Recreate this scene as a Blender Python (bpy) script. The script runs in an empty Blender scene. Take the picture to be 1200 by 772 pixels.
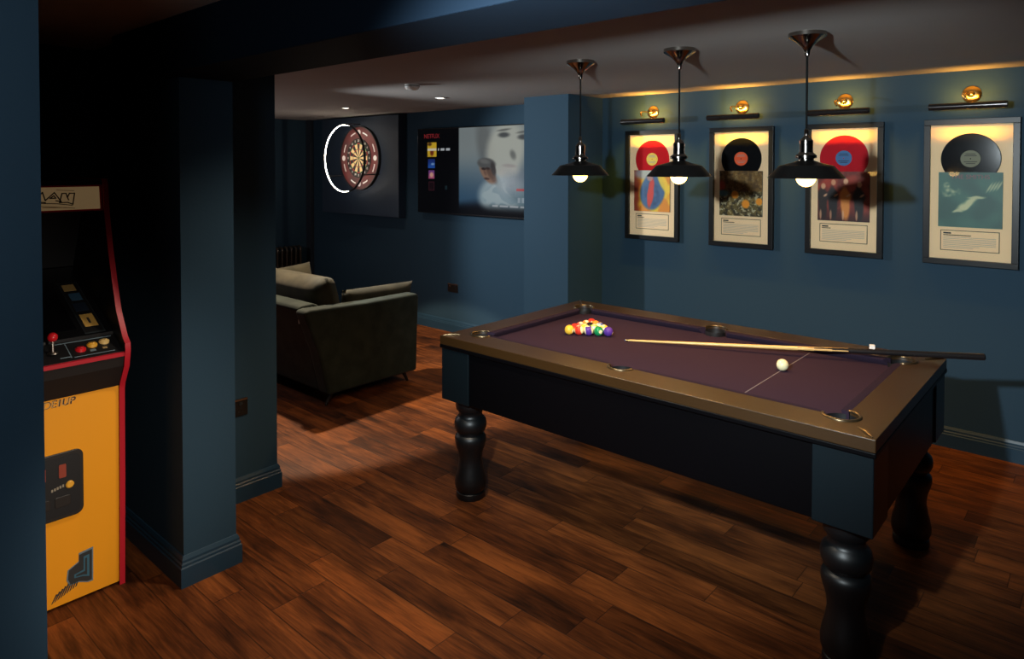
import bpy, bmesh, math, random
from mathutils import Vector, Matrix, noise
random.seed(7)
R = math.radians
PI = math.pi
sc = bpy.context.scene
col = sc.collection

# ------------------------------------------------------------------ helpers
def s2l(c):
    return tuple(((x/255)/12.92 if x/255 <= .04045 else ((x/255+.055)/1.055)**2.4) for x in c)

class MB:
    """collects shapes into one mesh"""
    def __init__(self):
        self.v=[]; self.f=[]; self.m=[]
    def add(self, vs, fs, mi=0):
        b=len(self.v); self.v+= [tuple(p) for p in vs]
        self.f+=[tuple(i+b for i in q) for q in fs]; self.m+=[mi]*len(fs)
        return self
    def box(self,x0,x1,y0,y1,z0,z1,mi=0,M=None):
        vs=[Vector((x,y,z)) for x in (x0,x1) for y in (y0,y1) for z in (z0,z1)]
        if M: vs=[M@p for p in vs]
        return self.add(vs,[(0,1,3,2),(4,6,7,5),(0,4,5,1),(2,3,7,6),(0,2,6,4),(1,5,7,3)],mi)
    def prism(self,poly,axis,a,b,mi=0):
        """poly in the two other axes (in order), extruded along axis"""
        def P(p,h):
            return {'x':(h,p[0],p[1]),'y':(p[0],h,p[1]),'z':(p[0],p[1],h)}[axis]
        n=len(poly); vs=[P(p,a) for p in poly]+[P(p,b) for p in poly]
        fs=[tuple(range(n)),tuple(range(2*n-1,n-1,-1))]
        fs+=[(i,i+n,(i+1)%n+n,(i+1)%n) for i in range(n)]
        return self.add(vs,fs,mi)
    def lathe(self,prof,c=(0,0,0),seg=32,axis='z',mi=0,cap=True,a0=0,a1=2*PI):
        full=abs(a1-a0-2*PI)<1e-6
        n=seg if full else seg+1
        vs=[];fs=[]
        for (r,h) in prof:
            for k in range(n):
                a=a0+(a1-a0)*k/seg
                x,y=r*math.cos(a),r*math.sin(a)
                p={'z':(x,y,h),'x':(h,x,y),'y':(x,h,y)}[axis]
                vs.append((c[0]+p[0],c[1]+p[1],c[2]+p[2]))
        m=len(prof)
        for i in range(m-1):
            for k in range(n if full else seg):
                k2=(k+1)%n
                fs.append((i*n+k,i*n+k2,(i+1)*n+k2,(i+1)*n+k))
        if cap and full:
            fs.append(tuple(range(n-1,-1,-1))); fs.append(tuple((m-1)*n+k for k in range(n)))
        return self.add(vs,fs,mi)
    def tube(self,pts,r,seg=12,mi=0,cap=True):
        pts=[Vector(p) for p in pts]; n=len(pts)
        rs=r if isinstance(r,(list,tuple)) else [r]*n
        vs=[];fs=[]; up=None
        for i,p in enumerate(pts):
            t=(pts[min(i+1,n-1)]-pts[max(i-1,0)]).normalized()
            if up is None:
                up=Vector((0,0,1)) if abs(t.z)<.9 else Vector((1,0,0))
            a=(up-t*up.dot(t)).normalized(); b=t.cross(a); up=a
            for k in range(seg):
                an=2*PI*k/seg; vs.append(p+(a*math.cos(an)+b*math.sin(an))*rs[i])
        for i in range(n-1):
            for k in range(seg):
                k2=(k+1)%seg; fs.append((i*seg+k,i*seg+k2,(i+1)*seg+k2,(i+1)*seg+k))
        if cap:
            fs.append(tuple(range(seg-1,-1,-1))); fs.append(tuple((n-1)*seg+k for k in range(seg)))
        return self.add(vs,fs,mi)
    def sphere(self,c,r,seg=24,rings=14,mi=0,sc_=(1,1,1)):
        vs=[(c[0],c[1],c[2]-r*sc_[2])];fs=[]
        for i in range(1,rings):
            th=PI*i/rings
            for k in range(seg):
                a=2*PI*k/seg
                vs.append((c[0]+r*sc_[0]*math.sin(th)*math.cos(a),c[1]+r*sc_[1]*math.sin(th)*math.sin(a),c[2]-r*sc_[2]*math.cos(th)))
        vs.append((c[0],c[1],c[2]+r*sc_[2])); T=len(vs)-1
        for k in range(seg):
            k2=(k+1)%seg
            fs.append((0,1+k2,1+k)); fs.append((T,T-seg+k,T-seg+k2))
            for i in range(rings-2):
                a=1+i*seg; fs.append((a+k,a+k2,a+seg+k2,a+seg+k))
        return self.add(vs,fs,mi)
    def build(self,name,mats,parent=None,bevel=0,bseg=3,smooth=35,label=None,loc=None,shift=None):
        if not isinstance(mats,(list,tuple)): mats=[mats]
        me=bpy.data.meshes.new(name)
        vs=self.v
        if shift is not None: vs=[(p[0]-shift[0],p[1]-shift[1],p[2]-shift[2]) for p in vs]
        me.from_pydata(vs,[],self.f)
        for m in mats: me.materials.append(m)
        for i,p in enumerate(me.polygons): p.material_index=self.m[i]
        bm=bmesh.new(); bm.from_mesh(me)
        bmesh.ops.recalc_face_normals(bm,faces=bm.faces); bm.to_mesh(me); bm.free()
        if smooth:
            for p in me.polygons: p.use_smooth=True
            me.set_sharp_from_angle(angle=R(smooth))
        o=bpy.data.objects.new(name,me); col.objects.link(o)
        if parent: o.parent=parent
        if loc: o.location=loc
        if label: o['label']=label
        if bevel:
            b=o.modifiers.new('bevel','BEVEL'); b.width=bevel; b.segments=bseg; b.limit_method='ANGLE'; b.angle_limit=R(30)
            b.harden_normals=False
        return o

def thing(name,label,cat,loc=(0,0,0),rz=0,group=None):
    o=bpy.data.objects.new(name,None); col.objects.link(o); o.location=loc; o.rotation_euler=(0,0,rz)
    o.empty_display_size=.1
    return tag(o,label,cat,group)
def tag(o,label,cat,group=None):
    o['label']=label; o['category']=cat
    if group: o['group']=group
    return o
def struct(o):
    o['kind']='structure'; return o
def copy_tree(o,parent=None):
    c=o.copy(); col.objects.link(c)
    if parent is not None: c.parent=parent
    for ch in list(o.children): copy_tree(ch,c)
    return c
def boolean_cut(o,cutters):
    for c in cutters:
        m=o.modifiers.new('cut','BOOLEAN'); m.operation='DIFFERENCE'; m.object=c; m.solver='EXACT'
    dg=bpy.context.evaluated_depsgraph_get(); dg.update()
    me=bpy.data.meshes.new_from_object(o.evaluated_get(dg))
    o.modifiers.clear(); o.data=me
    return o

# ------------------------------------------------------------------ materials
def mat(name,rgb,rough=.5,metal=0,spec=.5,coat=0,sheen=0,emit=None,es=0,trans=0,bump=None):
    m=bpy.data.materials.new(name); m.use_nodes=True
    n=m.node_tree.nodes; l=m.node_tree.links; b=n['Principled BSDF']
    b.inputs['Base Color'].default_value=(*rgb,1); b.inputs['Roughness'].default_value=rough
    b.inputs['Metallic'].default_value=metal; b.inputs['Specular IOR Level'].default_value=spec
    b.inputs['Coat Weight'].default_value=coat; b.inputs['Coat Roughness'].default_value=.1
    b.inputs['Sheen Weight'].default_value=sheen
    if emit: b.inputs['Emission Color'].default_value=(*emit,1); b.inputs['Emission Strength'].default_value=es
    if bump:
        t=n.new('ShaderNodeTexCoord'); x=n.new('ShaderNodeTexNoise'); x.inputs['Scale'].default_value=bump[0]
        x.inputs['Detail'].default_value=3
        bp=n.new('ShaderNodeBump'); bp.inputs['Strength'].default_value=bump[1]; bp.inputs['Distance'].default_value=.004
        l.new(t.outputs['Object'],x.inputs['Vector']); l.new(x.outputs['Fac'],bp.inputs['Height']); l.new(bp.outputs['Normal'],b.inputs['Normal'])
    return m
def varied(name,c1,c2,scale,rough=.6,stretch=(1,1,1),bump=0,sheen=0,detail=4,spec=.5):
    m=mat(name,c1,rough,sheen=sheen,spec=spec); n=m.node_tree.nodes; l=m.node_tree.links; b=n['Principled BSDF']
    t=n.new('ShaderNodeTexCoord'); mp=n.new('ShaderNodeMapping'); mp.inputs['Scale'].default_value=stretch
    x=n.new('ShaderNodeTexNoise'); x.inputs['Scale'].default_value=scale; x.inputs['Detail'].default_value=detail
    r=n.new('ShaderNodeValToRGB'); r.color_ramp.elements[0].color=(*c1,1); r.color_ramp.elements[1].color=(*c2,1)
    r.color_ramp.elements[0].position=.35; r.color_ramp.elements[1].position=.65
    l.new(t.outputs['Object'],mp.inputs['Vector']); l.new(mp.outputs['Vector'],x.inputs['Vector'])
    l.new(x.outputs['Fac'],r.inputs['Fac']); l.new(r.outputs['Color'],b.inputs['Base Color'])
    if bump:
        bp=n.new('ShaderNodeBump'); bp.inputs['Strength'].default_value=bump; bp.inputs['Distance'].default_value=.003
        l.new(x.outputs['Fac'],bp.inputs['Height']); l.new(bp.outputs['Normal'],b.inputs['Normal'])
    return m
def paint_mat(name,rough=.6,emit=0,coat=0):
    m=bpy.data.materials.new(name); m.use_nodes=True
    n=m.node_tree.nodes; l=m.node_tree.links; b=n['Principled BSDF']; b.inputs['Roughness'].default_value=rough
    b.inputs['Coat Weight'].default_value=coat
    a=n.new('ShaderNodeVertexColor'); a.layer_name='ink'
    if emit:
        b.inputs['Specular IOR Level'].default_value=.12
        b.inputs['Base Color'].default_value=(.004,.004,.005,1)
        l.new(a.outputs['Color'],b.inputs['Emission Color']); b.inputs['Emission Strength'].default_value=emit
    else: l.new(a.outputs['Color'],b.inputs['Base Color'])
    return m
def glass_mat():
    m=bpy.data.materials.new('picture_glass'); m.use_nodes=True; n=m.node_tree.nodes; l=m.node_tree.links
    n.remove(n['Principled BSDF']); out=n['Material Output']
    t=n.new('ShaderNodeBsdfTransparent'); g=n.new('ShaderNodeBsdfGlossy'); g.inputs['Roughness'].default_value=.03
    f=n.new('ShaderNodeFresnel'); f.inputs['IOR'].default_value=1.35; x=n.new('ShaderNodeMixShader')
    l.new(f.outputs[0],x.inputs[0]); l.new(t.outputs[0],x.inputs[1]); l.new(g.outputs[0],x.inputs[2]); l.new(x.outputs[0],out.inputs['Surface'])
    return m
def floor_mat():
    m=bpy.data.materials.new('walnut_planks'); m.use_nodes=True; nt=m.node_tree; n=nt.nodes; l=nt.links; b=n['Principled BSDF']
    def M(op,a,b_=None,c=None):
        q=n.new('ShaderNodeMath'); q.operation=op
        for i,v in enumerate((a,b_,c)):
            if v is None: continue
            if isinstance(v,(int,float)): q.inputs[i].default_value=v
            else: l.new(v,q.inputs[i])
        return q.outputs[0]
    def C(x,y,z=0):
        q=n.new('ShaderNodeCombineXYZ')
        for i,v in enumerate((x,y,z)):
            if isinstance(v,(int,float)): q.inputs[i].default_value=v
            else: l.new(v,q.inputs[i])
        return q.outputs[0]
    def WN(v,dim='2D'):
        q=n.new('ShaderNodeTexWhiteNoise'); q.noise_dimensions=dim; l.new(v,q.inputs['Vector']); return q
    tc=n.new('ShaderNodeTexCoord'); sp=n.new('ShaderNodeSeparateXYZ'); l.new(tc.outputs['Object'],sp.inputs[0])
    X,Y=sp.outputs[0],sp.outputs[1]
    rx=M('DIVIDE',M('SUBTRACT',X,.063),.127); row=M('FLOOR',rx); fx=M('FRACT',rx)
    off=WN(C(row,3.7)).outputs['Value']
    ry=M('ADD',M('DIVIDE',Y,.78),M('MULTIPLY',off,7.3)); pid=M('FLOOR',ry); fy=M('FRACT',ry)
    rnd=WN(C(row,pid)); rnd2=WN(C(pid,row,1.0),'3D')
    # distance to seams in metres
    dx=M('MULTIPLY',M('MINIMUM',fx,M('SUBTRACT',1.0,fx)),.127); dy=M('MULTIPLY',M('MINIMUM',fy,M('SUBTRACT',1.0,fy)),.78)
    seam=M('MINIMUM',dx,dy)
    sm=n.new('ShaderNodeMapRange'); sm.inputs['From Min'].default_value=.0008; sm.inputs['From Max'].default_value=.0032; l.new(seam,sm.inputs['Value'])
    # grain
    ox=M('MULTIPLY',rnd.outputs['Value'],40.0)
    v1=C(M('MULTIPLY',M('ADD',X,ox),22.0),M('MULTIPLY',Y,2.2),ox)
    g1=n.new('ShaderNodeTexNoise'); g1.inputs['Scale'].default_value=1; g1.inputs['Detail'].default_value=6; g1.inputs['Roughness'].default_value=.65; g1.inputs['Distortion'].default_value=1.2; l.new(v1,g1.inputs['Vector'])
    v2=C(M('MULTIPLY',M('ADD',X,ox),160.0),M('MULTIPLY',Y,9.0),ox)
    g2=n.new('ShaderNodeTexNoise'); g2.inputs['Scale'].default_value=1; g2.inputs['Detail'].default_value=3; l.new(v2,g2.inputs['Vector'])
    v3=C(M('MULTIPLY',M('ADD',X,ox),7.0),M('MULTIPLY',Y,3.0),ox)
    g3=n.new('ShaderNodeTexNoise'); g3.inputs['Scale'].default_value=1; g3.inputs['Detail'].default_value=2; l.new(v3,g3.inputs['Vector'])
    fac=M('ADD',M('ADD',M('MULTIPLY',g1.outputs['Fac'],.85),M('SUBTRACT',M('MULTIPLY',g2.outputs['Fac'],.35),.20)),M('MULTIPLY',M('SUBTRACT',rnd.outputs['Value'],.5),.24))
    fac=M('ADD',fac,M('MULTIPLY',M('SUBTRACT',g3.outputs['Fac'],.5),.60))
    r=n.new('ShaderNodeValToRGB'); e=r.color_ramp.elements
    e[0].position=.12; e[0].color=(.020,.007,.003,1); e[1].position=.72; e[1].color=(.30,.088,.020,1)
    q=e.new(.34); q.color=(.085,.024,.0065,1); q=e.new(.52); q.color=(.17,.050,.0125,1)
    l.new(fac,r.inputs['Fac'])
    mx=n.new('ShaderNodeMixRGB'); mx.blend_type='MIX'; mx.inputs['Color1'].default_value=(.022,.009,.005,1)
    l.new(M('ADD',M('MULTIPLY',sm.outputs[0],.7),.3),mx.inputs['Fac']); l.new(r.outputs['Color'],mx.inputs['Color2']); l.new(mx.outputs[0],b.inputs['Base Color'])
    h=M('ADD',M('MULTIPLY',sm.outputs[0],.8),M('MULTIPLY',g2.outputs['Fac'],.2))
    bp=n.new('ShaderNodeBump'); bp.inputs['Strength'].default_value=.35; bp.inputs['Distance'].default_value=.003
    l.new(h,bp.inputs['Height']); l.new(bp.outputs['Normal'],b.inputs['Normal'])
    rg=M('ADD',M('MULTIPLY',g1.outputs['Fac'],.2),.42); l.new(rg,b.inputs['Roughness']); b.inputs['Specular IOR Level'].default_value=.15
    return m

WALLC=(.0165,.0435,.0710)
M_wall=mat('navy_wall_paint',WALLC,.75,spec=.25,bump=(120,.08))
M_skirt=mat('navy_skirting_paint',s2l((31,57,75)),.38,spec=.4)
M_beam=mat('navy_paint_shaded',s2l((9,20,31)),.65,spec=.1)  # wall navy darkened, the beam's shade is put into the colour
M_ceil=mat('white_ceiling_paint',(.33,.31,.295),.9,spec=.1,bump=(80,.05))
M_floor=floor_mat()
M_black=mat('black_satin_lacquer',(.0012,.0012,.0018),.40,spec=.14,bump=(300,.03))
M_block=mat('black_lacquer_blue_sheen',(.0035,.008,.011),.38,spec=.35)  # black lacquer with the bluish lamp reflection put into its base colour
M_rail=mat('black_rail_lacquer',(.034,.0145,.0024),.38,spec=.75,bump=(400,.05))  # black lacquer, its gold lamp reflections put into a warm brown base
M_leg=mat('black_turned_lacquer',(.003,.004,.005),.42,spec=.6)
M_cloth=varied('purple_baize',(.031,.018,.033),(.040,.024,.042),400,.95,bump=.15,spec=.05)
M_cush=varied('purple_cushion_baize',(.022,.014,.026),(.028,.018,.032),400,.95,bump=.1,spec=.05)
M_chalkline=mat('white_cloth_line',(.15,.13,.15),.9)
M_liner=mat('black_pocket_leather',(.008,.008,.009),.45,spec=.5)
M_rim=mat('bronze_pocket_rim',(.16,.12,.07),.32,metal=.9)
M_chrome=mat('dark_chrome',(.30,.27,.24),.14,metal=1)
M_shade=mat('black_enamel_shade',(.004,.004,.004),.3,spec=.3)
M_brass=mat('brass_bracket',(.75,.48,.16),.22,metal=1)
M_gun=mat('gunmetal_tube',(.07,.065,.065),.2,metal=.85)
M_cord=mat('black_cord',(.004,.004,.004),.8,spec=.1)
M_bulb=mat('glowing_bulb',(1,.8,.5),.4,emit=(1,.55,.13),es=11)
M_slit=mat('picture_lamp_strip',(1,.8,.5),.4,emit=(1,.6,.16),es=10)
M_frame=mat('black_frame_wood',(.006,.007,.009),.35,spec=.25)
M_mat_=mat('cream_mount_board',s2l((250,217,172)),.9,spec=.1)
M_glass=glass_mat()
M_ink=paint_mat('printed_sleeve',.5)
M_screen=paint_mat('tv_picture',.18,emit=.5)
M_tv=mat('black_tv_bezel',(.004,.004,.005),.25)
M_sofa=varied('dark_olive_velvet',s2l((27,34,30)),s2l((39,46,41)),9,.75,bump=.12,sheen=.05,spec=.15)
M_sofa2=varied('olive_cushion_velvet',s2l((44,42,32)),s2l((60,56,44)),9,.75,bump=.12,sheen=.06,spec=.15)
M_sofaleg=mat('dark_sofa_leg',(.03,.025,.022),.3,metal=.5)
M_white=mat('white_plastic',(.7,.7,.68),.4)
M_rad=mat('bronze_radiator_paint',s2l((70,62,52)),.35,metal=.5)
M_sock=mat('black_nickel_socket',(.05,.045,.04),.3,metal=.8)
M_sockrim=mat('bright_nickel_edge',(.6,.57,.5),.25,metal=1)
M_maple=varied('ash_cue_wood',s2l((225,186,118)),s2l((206,160,92)),5,.35,stretch=(1,1,.05),spec=.5)
M_butt=mat('ebony_cue_butt',(.012,.011,.012),.22,spec=.6)
M_tip=mat('blue_cue_tip',s2l((60,80,110)),.8)
M_ferrule=mat('brass_ferrule',(.7,.5,.22),.25,metal=1)
M_chalk=mat('white_chalk',(.8,.78,.76),.9)
# ------------------------------------------------------------------ room shell
CZ=2.26; XW=4.83; YF=7.65
def wall(name,x0,x1,y0,y1,z0,z1,m=None):
    return struct(MB().box(x0,x1,y0,y1,z0,z1).build(name,m or M_wall,smooth=0))
fl=struct(MB().box(-1.4,XW+.1,-1.7,YF+.1,-.1,0).build('floor',M_floor,smooth=0))
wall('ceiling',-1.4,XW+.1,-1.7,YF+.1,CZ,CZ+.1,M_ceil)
wall('wall_back',XW,XW+.1,-1.7,YF+.1,0,CZ)
wall('wall_far',.9,XW,YF,YF+.1,0,CZ)
wall('wall_right',-1.4,XW,-1.7,-1.6,0,CZ)
wall('wall_front',-1.4,-1.3,-1.6,3.85,0,CZ)
wall('wall_alcove',-1.3,1.18,3.75,3.85,0,CZ)
wall('wall_left',-1.3,.43,1.7,1.84,0,CZ)
wall('wall_lounge',.9,1.0,3.85,YF,0,CZ)
PILX,PILY0,PILY1=4.35,3.235,3.69
wall('wall_pillar',PILX,XW,PILY0,PILY1,0,CZ)
wall('wall_column',1.18,1.40,2.80,3.30,0,CZ)
wall('wall_pier',1.18,1.878,3.30,3.75,0,CZ)
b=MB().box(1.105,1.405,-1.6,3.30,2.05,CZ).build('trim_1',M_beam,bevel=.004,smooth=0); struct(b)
b['label']='navy ceiling beam, shade put into its colour'
wall('trim_2',XW-.055,XW,7.56,YF,0,CZ,mat('corner_strip_paint',s2l((24,34,46)),.7))  # dark full-height strip in the far corner

SK=[(0,0),(.018,0),(.018,.078),(.014,.083),(.014,.092),(.010,.098),(.010,.108),(.004,.122),(0,.124)]
def skirting(name,path,closed=False):
    """path in plan, room side on the left of the walking direction"""
    P=[Vector((p[0],p[1])) for p in path]; n=len(P); mb=MB(); secs=[]
    for i,p in enumerate(P):
        d0=(P[i]-P[i-1]).normalized() if i>0 else None
        d1=(P[i+1]-P[i]).normalized() if i<n-1 else None
        if d0 is None: d0=d1
        if d1 is None: d1=d0
        n0=Vector((-d0.y,d0.x)); n1=Vector((-d1.y,d1.x))
        m=(n0+n1); m=m/ (m.dot(n0)) if m.length>1e-6 else n0
        secs.append([(p.x+m.x*t,p.y+m.y*t,z) for (t,z) in SK])
    k=len(SK); vs=[q for s in secs for q in s]; fs=[]
    for i in range(n-1):
        for j in range(k):
            j2=(j+1)%k; fs.append((i*k+j,i*k+j2,(i+1)*k+j2,(i+1)*k+j))
    fs.append(tuple(range(k))); fs.append(tuple((n-1)*k+j for j in range(k-1,-1,-1)))
    mb.add(vs,fs); return struct(mb.build(name,M_skirt,smooth=0))
skirting('baseboard_back',[(XW,-1.6),(XW,PILY0),(PILX,PILY0),(PILX,PILY1),(XW,PILY1),(XW,7.56)])
skirting('baseboard_far',[(XW-.055,YF),(1.0,YF)])
skirting('baseboard_pier',[(1.878,3.75),(1.878,3.30),(1.40,3.30),(1.40,2.80),(1.18,2.80),(1.18,3.75)])
skirting('baseboard_alcove',[(1.18,3.75),(-1.3,3.75)][::1])
skirting('baseboard_left',[(.43,1.84),(.43,1.70),(-1.3,1.70)])
# ------------------------------------------------------------------ pool table
TX0,TX1,TY0,TY1=2.378,3.598,.556,2.580; TZ=.83
TC=((TX0+TX1)/2,(TY0+TY1)/2)
tb=thing('pool_table','black lacquered pool table with purple cloth and turned legs','pool table',(TC[0],TC[1],0))
sh=(TC[0],TC[1],0)
WL,WE,CU=.150,.135,.032          # wood on the long sides, wood on the ends, cushion width
ix0,ix1,iy0,iy1=TX0+WL,TX1-WL,TY0+WE,TY1-WE
pk=[(ix0+.012,iy0+.012),(ix0+.012,iy1-.012),(ix1-.012,iy0+.012),(ix1-.012,iy1-.012),(ix0-.004,TC[1]+.02),(ix1+.004,TC[1]+.02)]
PR=[.056]*4+[.054]*2
def cutter(p,r,z0,z1):
    return MB().lathe([(r,z0),(r,z1)],(p[0],p[1],0),48).build('cut',M_rail)
cuts=[cutter(p,r,.70,.95) for p,r in zip(pk,PR)]
ring=MB()
o=[(TX0,TY0),(TX1,TY0),(TX1,TY1),(TX0,TY1)]; i_=[(ix0,iy0),(ix1,iy0),(ix1,iy1),(ix0,iy1)]
vs=[(p[0],p[1],z) for z in (.786,TZ) for p in o]+[(p[0],p[1],z) for z in (.786,TZ) for p in i_]
fs=[]
for k in range(4):
    k2=(k+1)%4
    fs+= [(k,k2,4+k2,4+k),(8+k,12+k,12+k2,8+k2),(4+k,4+k2,12+k2,12+k),(k,8+k,8+k2,k2)]
ring.add(vs,fs)
rail=ring.build('rail',M_rail,smooth=0)
boolean_cut(rail,cuts)
bv=rail.modifiers.new('bevel','BEVEL'); bv.width=.005; bv.segments=3; bv.limit_method='ANGLE'; bv.angle_limit=R(50)
rail.data.transform(Matrix.Translation((-sh[0],-sh[1],0))); rail.parent=tb; rail['label']='glossy black wooden rail'
BZ=.797
bed=MB().box(TX0+.06,TX1-.06,TY0+.06,TY1-.06,.755,BZ).build('cloth_bed',M_cloth,smooth=0)
boolean_cut(bed,cuts); bed.data.transform(Matrix.Translation((-sh[0],-sh[1],0))); bed.parent=tb; bed['label']='purple baize playing surface'
for c in cuts: bpy.data.objects.remove(c,do_unlink=True)
MB().box(ix0+CU,ix1-CU,1.089,1.0935,BZ,BZ+.0006).build('baulk_line',M_chalkline,bed,shift=sh,smooth=0,label='thin pale line across the cloth')
# cushions: a triangular nose, mitred at the pockets
def cushion(a,b_,nrm):
    a=Vector(a);b_=Vector(b_);nrm=Vector(nrm);d=(b_-a).normalized()
    prof=[(0,TZ-.001),(CU*.55,TZ-.0005),(CU,TZ-.004),(CU,TZ-.010),(CU*.45,BZ),(0,BZ)]
    vs=[];k=len(prof)
    for e,s in ((a,1),(b_,-1)):
        for (t,z) in prof:
            q=e+nrm*t+d*s*t*.75; vs.append((q.x,q.y,z))
    fs=[(j,(j+1)%k,k+(j+1)%k,k+j) for j in range(k)]+[tuple(range(k)),tuple(range(2*k-1,k-1,-1))]
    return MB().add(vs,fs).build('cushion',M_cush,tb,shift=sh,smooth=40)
gc,gm=.058,.056
for (x,s) in ((ix0,1),(ix1,-1)):
    cushion((x,iy0+gc),(x,TC[1]+.02-gm),(s,0)); cushion((x,TC[1]+.02+gm),(x,iy1-gc),(s,0))
for (y,s) in ((iy0,1),(iy1,-1)): cushion((ix0+gc,y),(ix1-gc,y),(0,s))
for i,(p,r) in enumerate(zip(pk,PR)):
    # open cup of leather under the hole, and a rounded lip round the wooden side
    cup=MB().lathe([(r-.001,TZ-.012),(r-.001,.72),(r*.6,.69),(.002,.685)],(p[0],p[1],0),40,cap=False).build('pocket',M_liner,tb,shift=sh,smooth=50)
    ax=math.atan2(p[1]-TC[1],p[0]-TC[0]) if i<4 else (PI if p[0]<TC[0] else 0)
    if i<4: ax=math.atan2(1 if p[1]>TC[1] else -1,1 if p[0]>TC[0] else -1)
    span=R(128) if i<4 else R(88)
    pts=[(p[0]+(r+.004)*math.cos(ax+t),p[1]+(r+.004)*math.sin(ax+t),TZ+.0005) for t in [(-span+2*span*j/28) for j in range(29)]]
    MB().tube(pts,[.0025]+[.006]*27+[.0025],10).build('pocket_rim',M_rim,cup,shift=sh,smooth=60,label='bronze coloured pocket lip')
# brass-like cap strip on every rail corner
for (x,sx) in ((TX0,1),(TX1,-1)):
    for (y,sy) in ((TY0,1),(TY1,-1)):
        mb=MB().tube([(x+sx*.012,y+sy*.012,TZ+.001),(x+sx*.045,y+sy*.040,TZ+.003),(x+sx*.075,y+sy*.070,TZ+.001)],[.003,.007,.004],8)
        mb.build('corner_cap',M_rim,tb,shift=sh,smooth=60)
# cabinet: corner blocks, aprons, fascia strip
BB,BT=.505,.786
for (x,sx) in ((TX0+.006,1),(TX1-.006,-1)):
    for (y,sy) in ((TY0+.006,1),(TY1-.006,-1)):
        xa,xb=sorted((x,x+sx*.19)); ya,yb=sorted((y,y+sy*.19))
        MB().box(xa,xb,ya,yb,BB,.772).build('corner_block',M_block,tb,bevel=.004,shift=sh,smooth=0)
for x in (TX0+.014,TX1-.014-.02):
    a=MB().box(x,x+.02,TY0+.19,TY1-.19,BB+.003,.772).build('apron',M_black,tb,bevel=.003,shift=sh,smooth=0)
for y in (TY0+.014,TY1-.014-.02):
    MB().box(TX0+.19,TX1-.19,y,y+.02,BB+.003,.772).build('apron',M_black,tb,bevel=.003,shift=sh,smooth=0)
MB().box(TX0+.03,TX1-.03,TY0+.03,TY1-.03,BB+.02,BB+.035).build('base_board',M_black,tb,shift=sh,smooth=0)
st=MB().box(TX0-.002,TX1+.002,TY0-.002,TY1+.002,.768,.787)
st.build('fascia_strip',M_black,tb,bevel=.004,shift=sh,smooth=0)
legp=[(.0,0),(.072,0),(.074,.010),(.072,.030),(.066,.034),(.072,.040),(.079,.060),(.080,.085),(.075,.115),(.066,.150),(.060,.185),(.060,.205),(.064,.235),(.074,.265),(.080,.290),(.080,.308),(.073,.322),(.062,.328),(.062,.334),(.074,.342),(.082,.362),(.083,.382),(.078,.402),(.066,.414),(.060,.422),(.060,.436),(.066,.448),(.074,.456),(.076,.475),(.076,BB+.001),(0,BB+.001)]
for x in (2.486,3.49):
    for y in (.668,2.468):
        MB().lathe(legp,(x,y,0),48,cap=False).build('leg',M_leg,tb,shift=sh,smooth=50,label='black turned bulbous leg')

# ------------------------------------------------------------------ balls, cue, chalk
BR=.0256
BALLC=dict(yellow=(.95,.55,.05),red=(.75,.04,.02),purple=(.10,.035,.32),green=(.01,.28,.09),orange=(.95,.28,.03),blue=(.03,.08,.5),maroon=(.3,.02,.03),black=(.01,.01,.012),pink=(.9,.16,.10),lime=(.35,.6,.08))
M_b={k:mat(k+'_ball',v,.12,spec=.6,coat=.5) for k,v in BALLC.items()}
M_ivory=mat('ivory_ball',(.9,.80,.48),.12,spec=.6,coat=.5)
def ball(c,color,stripe,label,rot,group='racked pool balls',cat='pool ball',name='pool_ball'):
    mb=MB().sphere((0,0,0),BR,32,24)
    for fi,f in enumerate(mb.f):
        cx=sum(mb.v[i][0] for i in f)/len(f)/BR; cz=sum(mb.v[i][2] for i in f)/len(f)/BR
        if stripe and abs(cz)>.56: mb.m[fi]=1
        if color!='ivory' and abs(cx)>.93: mb.m[fi]=1
    m0=M_ivory if color=='ivory' else M_b[color]
    o=mb.build(name,[m0,M_ivory],smooth=180); o.location=c; o.rotation_euler=rot
    return tag(o,label,cat,group)
ax_,ay_=3.040,1.995
rack={(0,0):('purple',0,'solid purple ball at the tip of the racked triangle'),
(1,0):('green',0,'solid green ball next to the purple tip ball'),(1,1):('yellow',1,'yellow striped ball right behind the purple tip ball'),
(2,0):('purple',1,'purple striped ball between the green ball and the red striped ball'),(2,1):('lime',1,'light green striped ball in the middle of the rack'),(2,2):('blue',1,'blue striped ball on the far edge of the rack'),
(3,0):('red',1,'red and white striped ball beside the yellow corner ball'),(3,1):('yellow',1,'yellow striped ball behind the red striped ball in the rack'),(3,2):('black',0,'black ball near the back of the rack'),(3,3):('orange',0,'solid orange ball on the far edge of the rack'),
(4,0):('yellow',0,'solid golden yellow ball at the left corner of the rack'),(4,1):('red',0,'solid red ball in the back row next to the golden yellow ball'),(4,2):('pink',1,'pinkish striped ball in the middle of the back row'),(4,3):('orange',1,'orange striped ball in the back row near the far corner'),(4,4):('red',0,'solid red ball at the far back corner of the rack')}
for (k,j),(c,s,lab) in rack.items():
    y=ay_+k*.0446; x=ax_-k*.02575+j*.0515
    rot=(random.uniform(-.6,.6),random.uniform(-.5,.5)+ (1.2 if s else 0),random.uniform(0,3))
    if (k,j)==(2,0): rot=(0.1,1.45,-.85)
    if (k,j)==(3,0): rot=(0.1,1.35,-1.2)
    ball((x,y,BZ+BR),c,s,lab,rot)
ball((3.036,1.085,BZ+BR+.0008),'ivory',0,'plain ivory cue ball alone on the pale line',(0,0,0),group=None,name='cue_ball')
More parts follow.
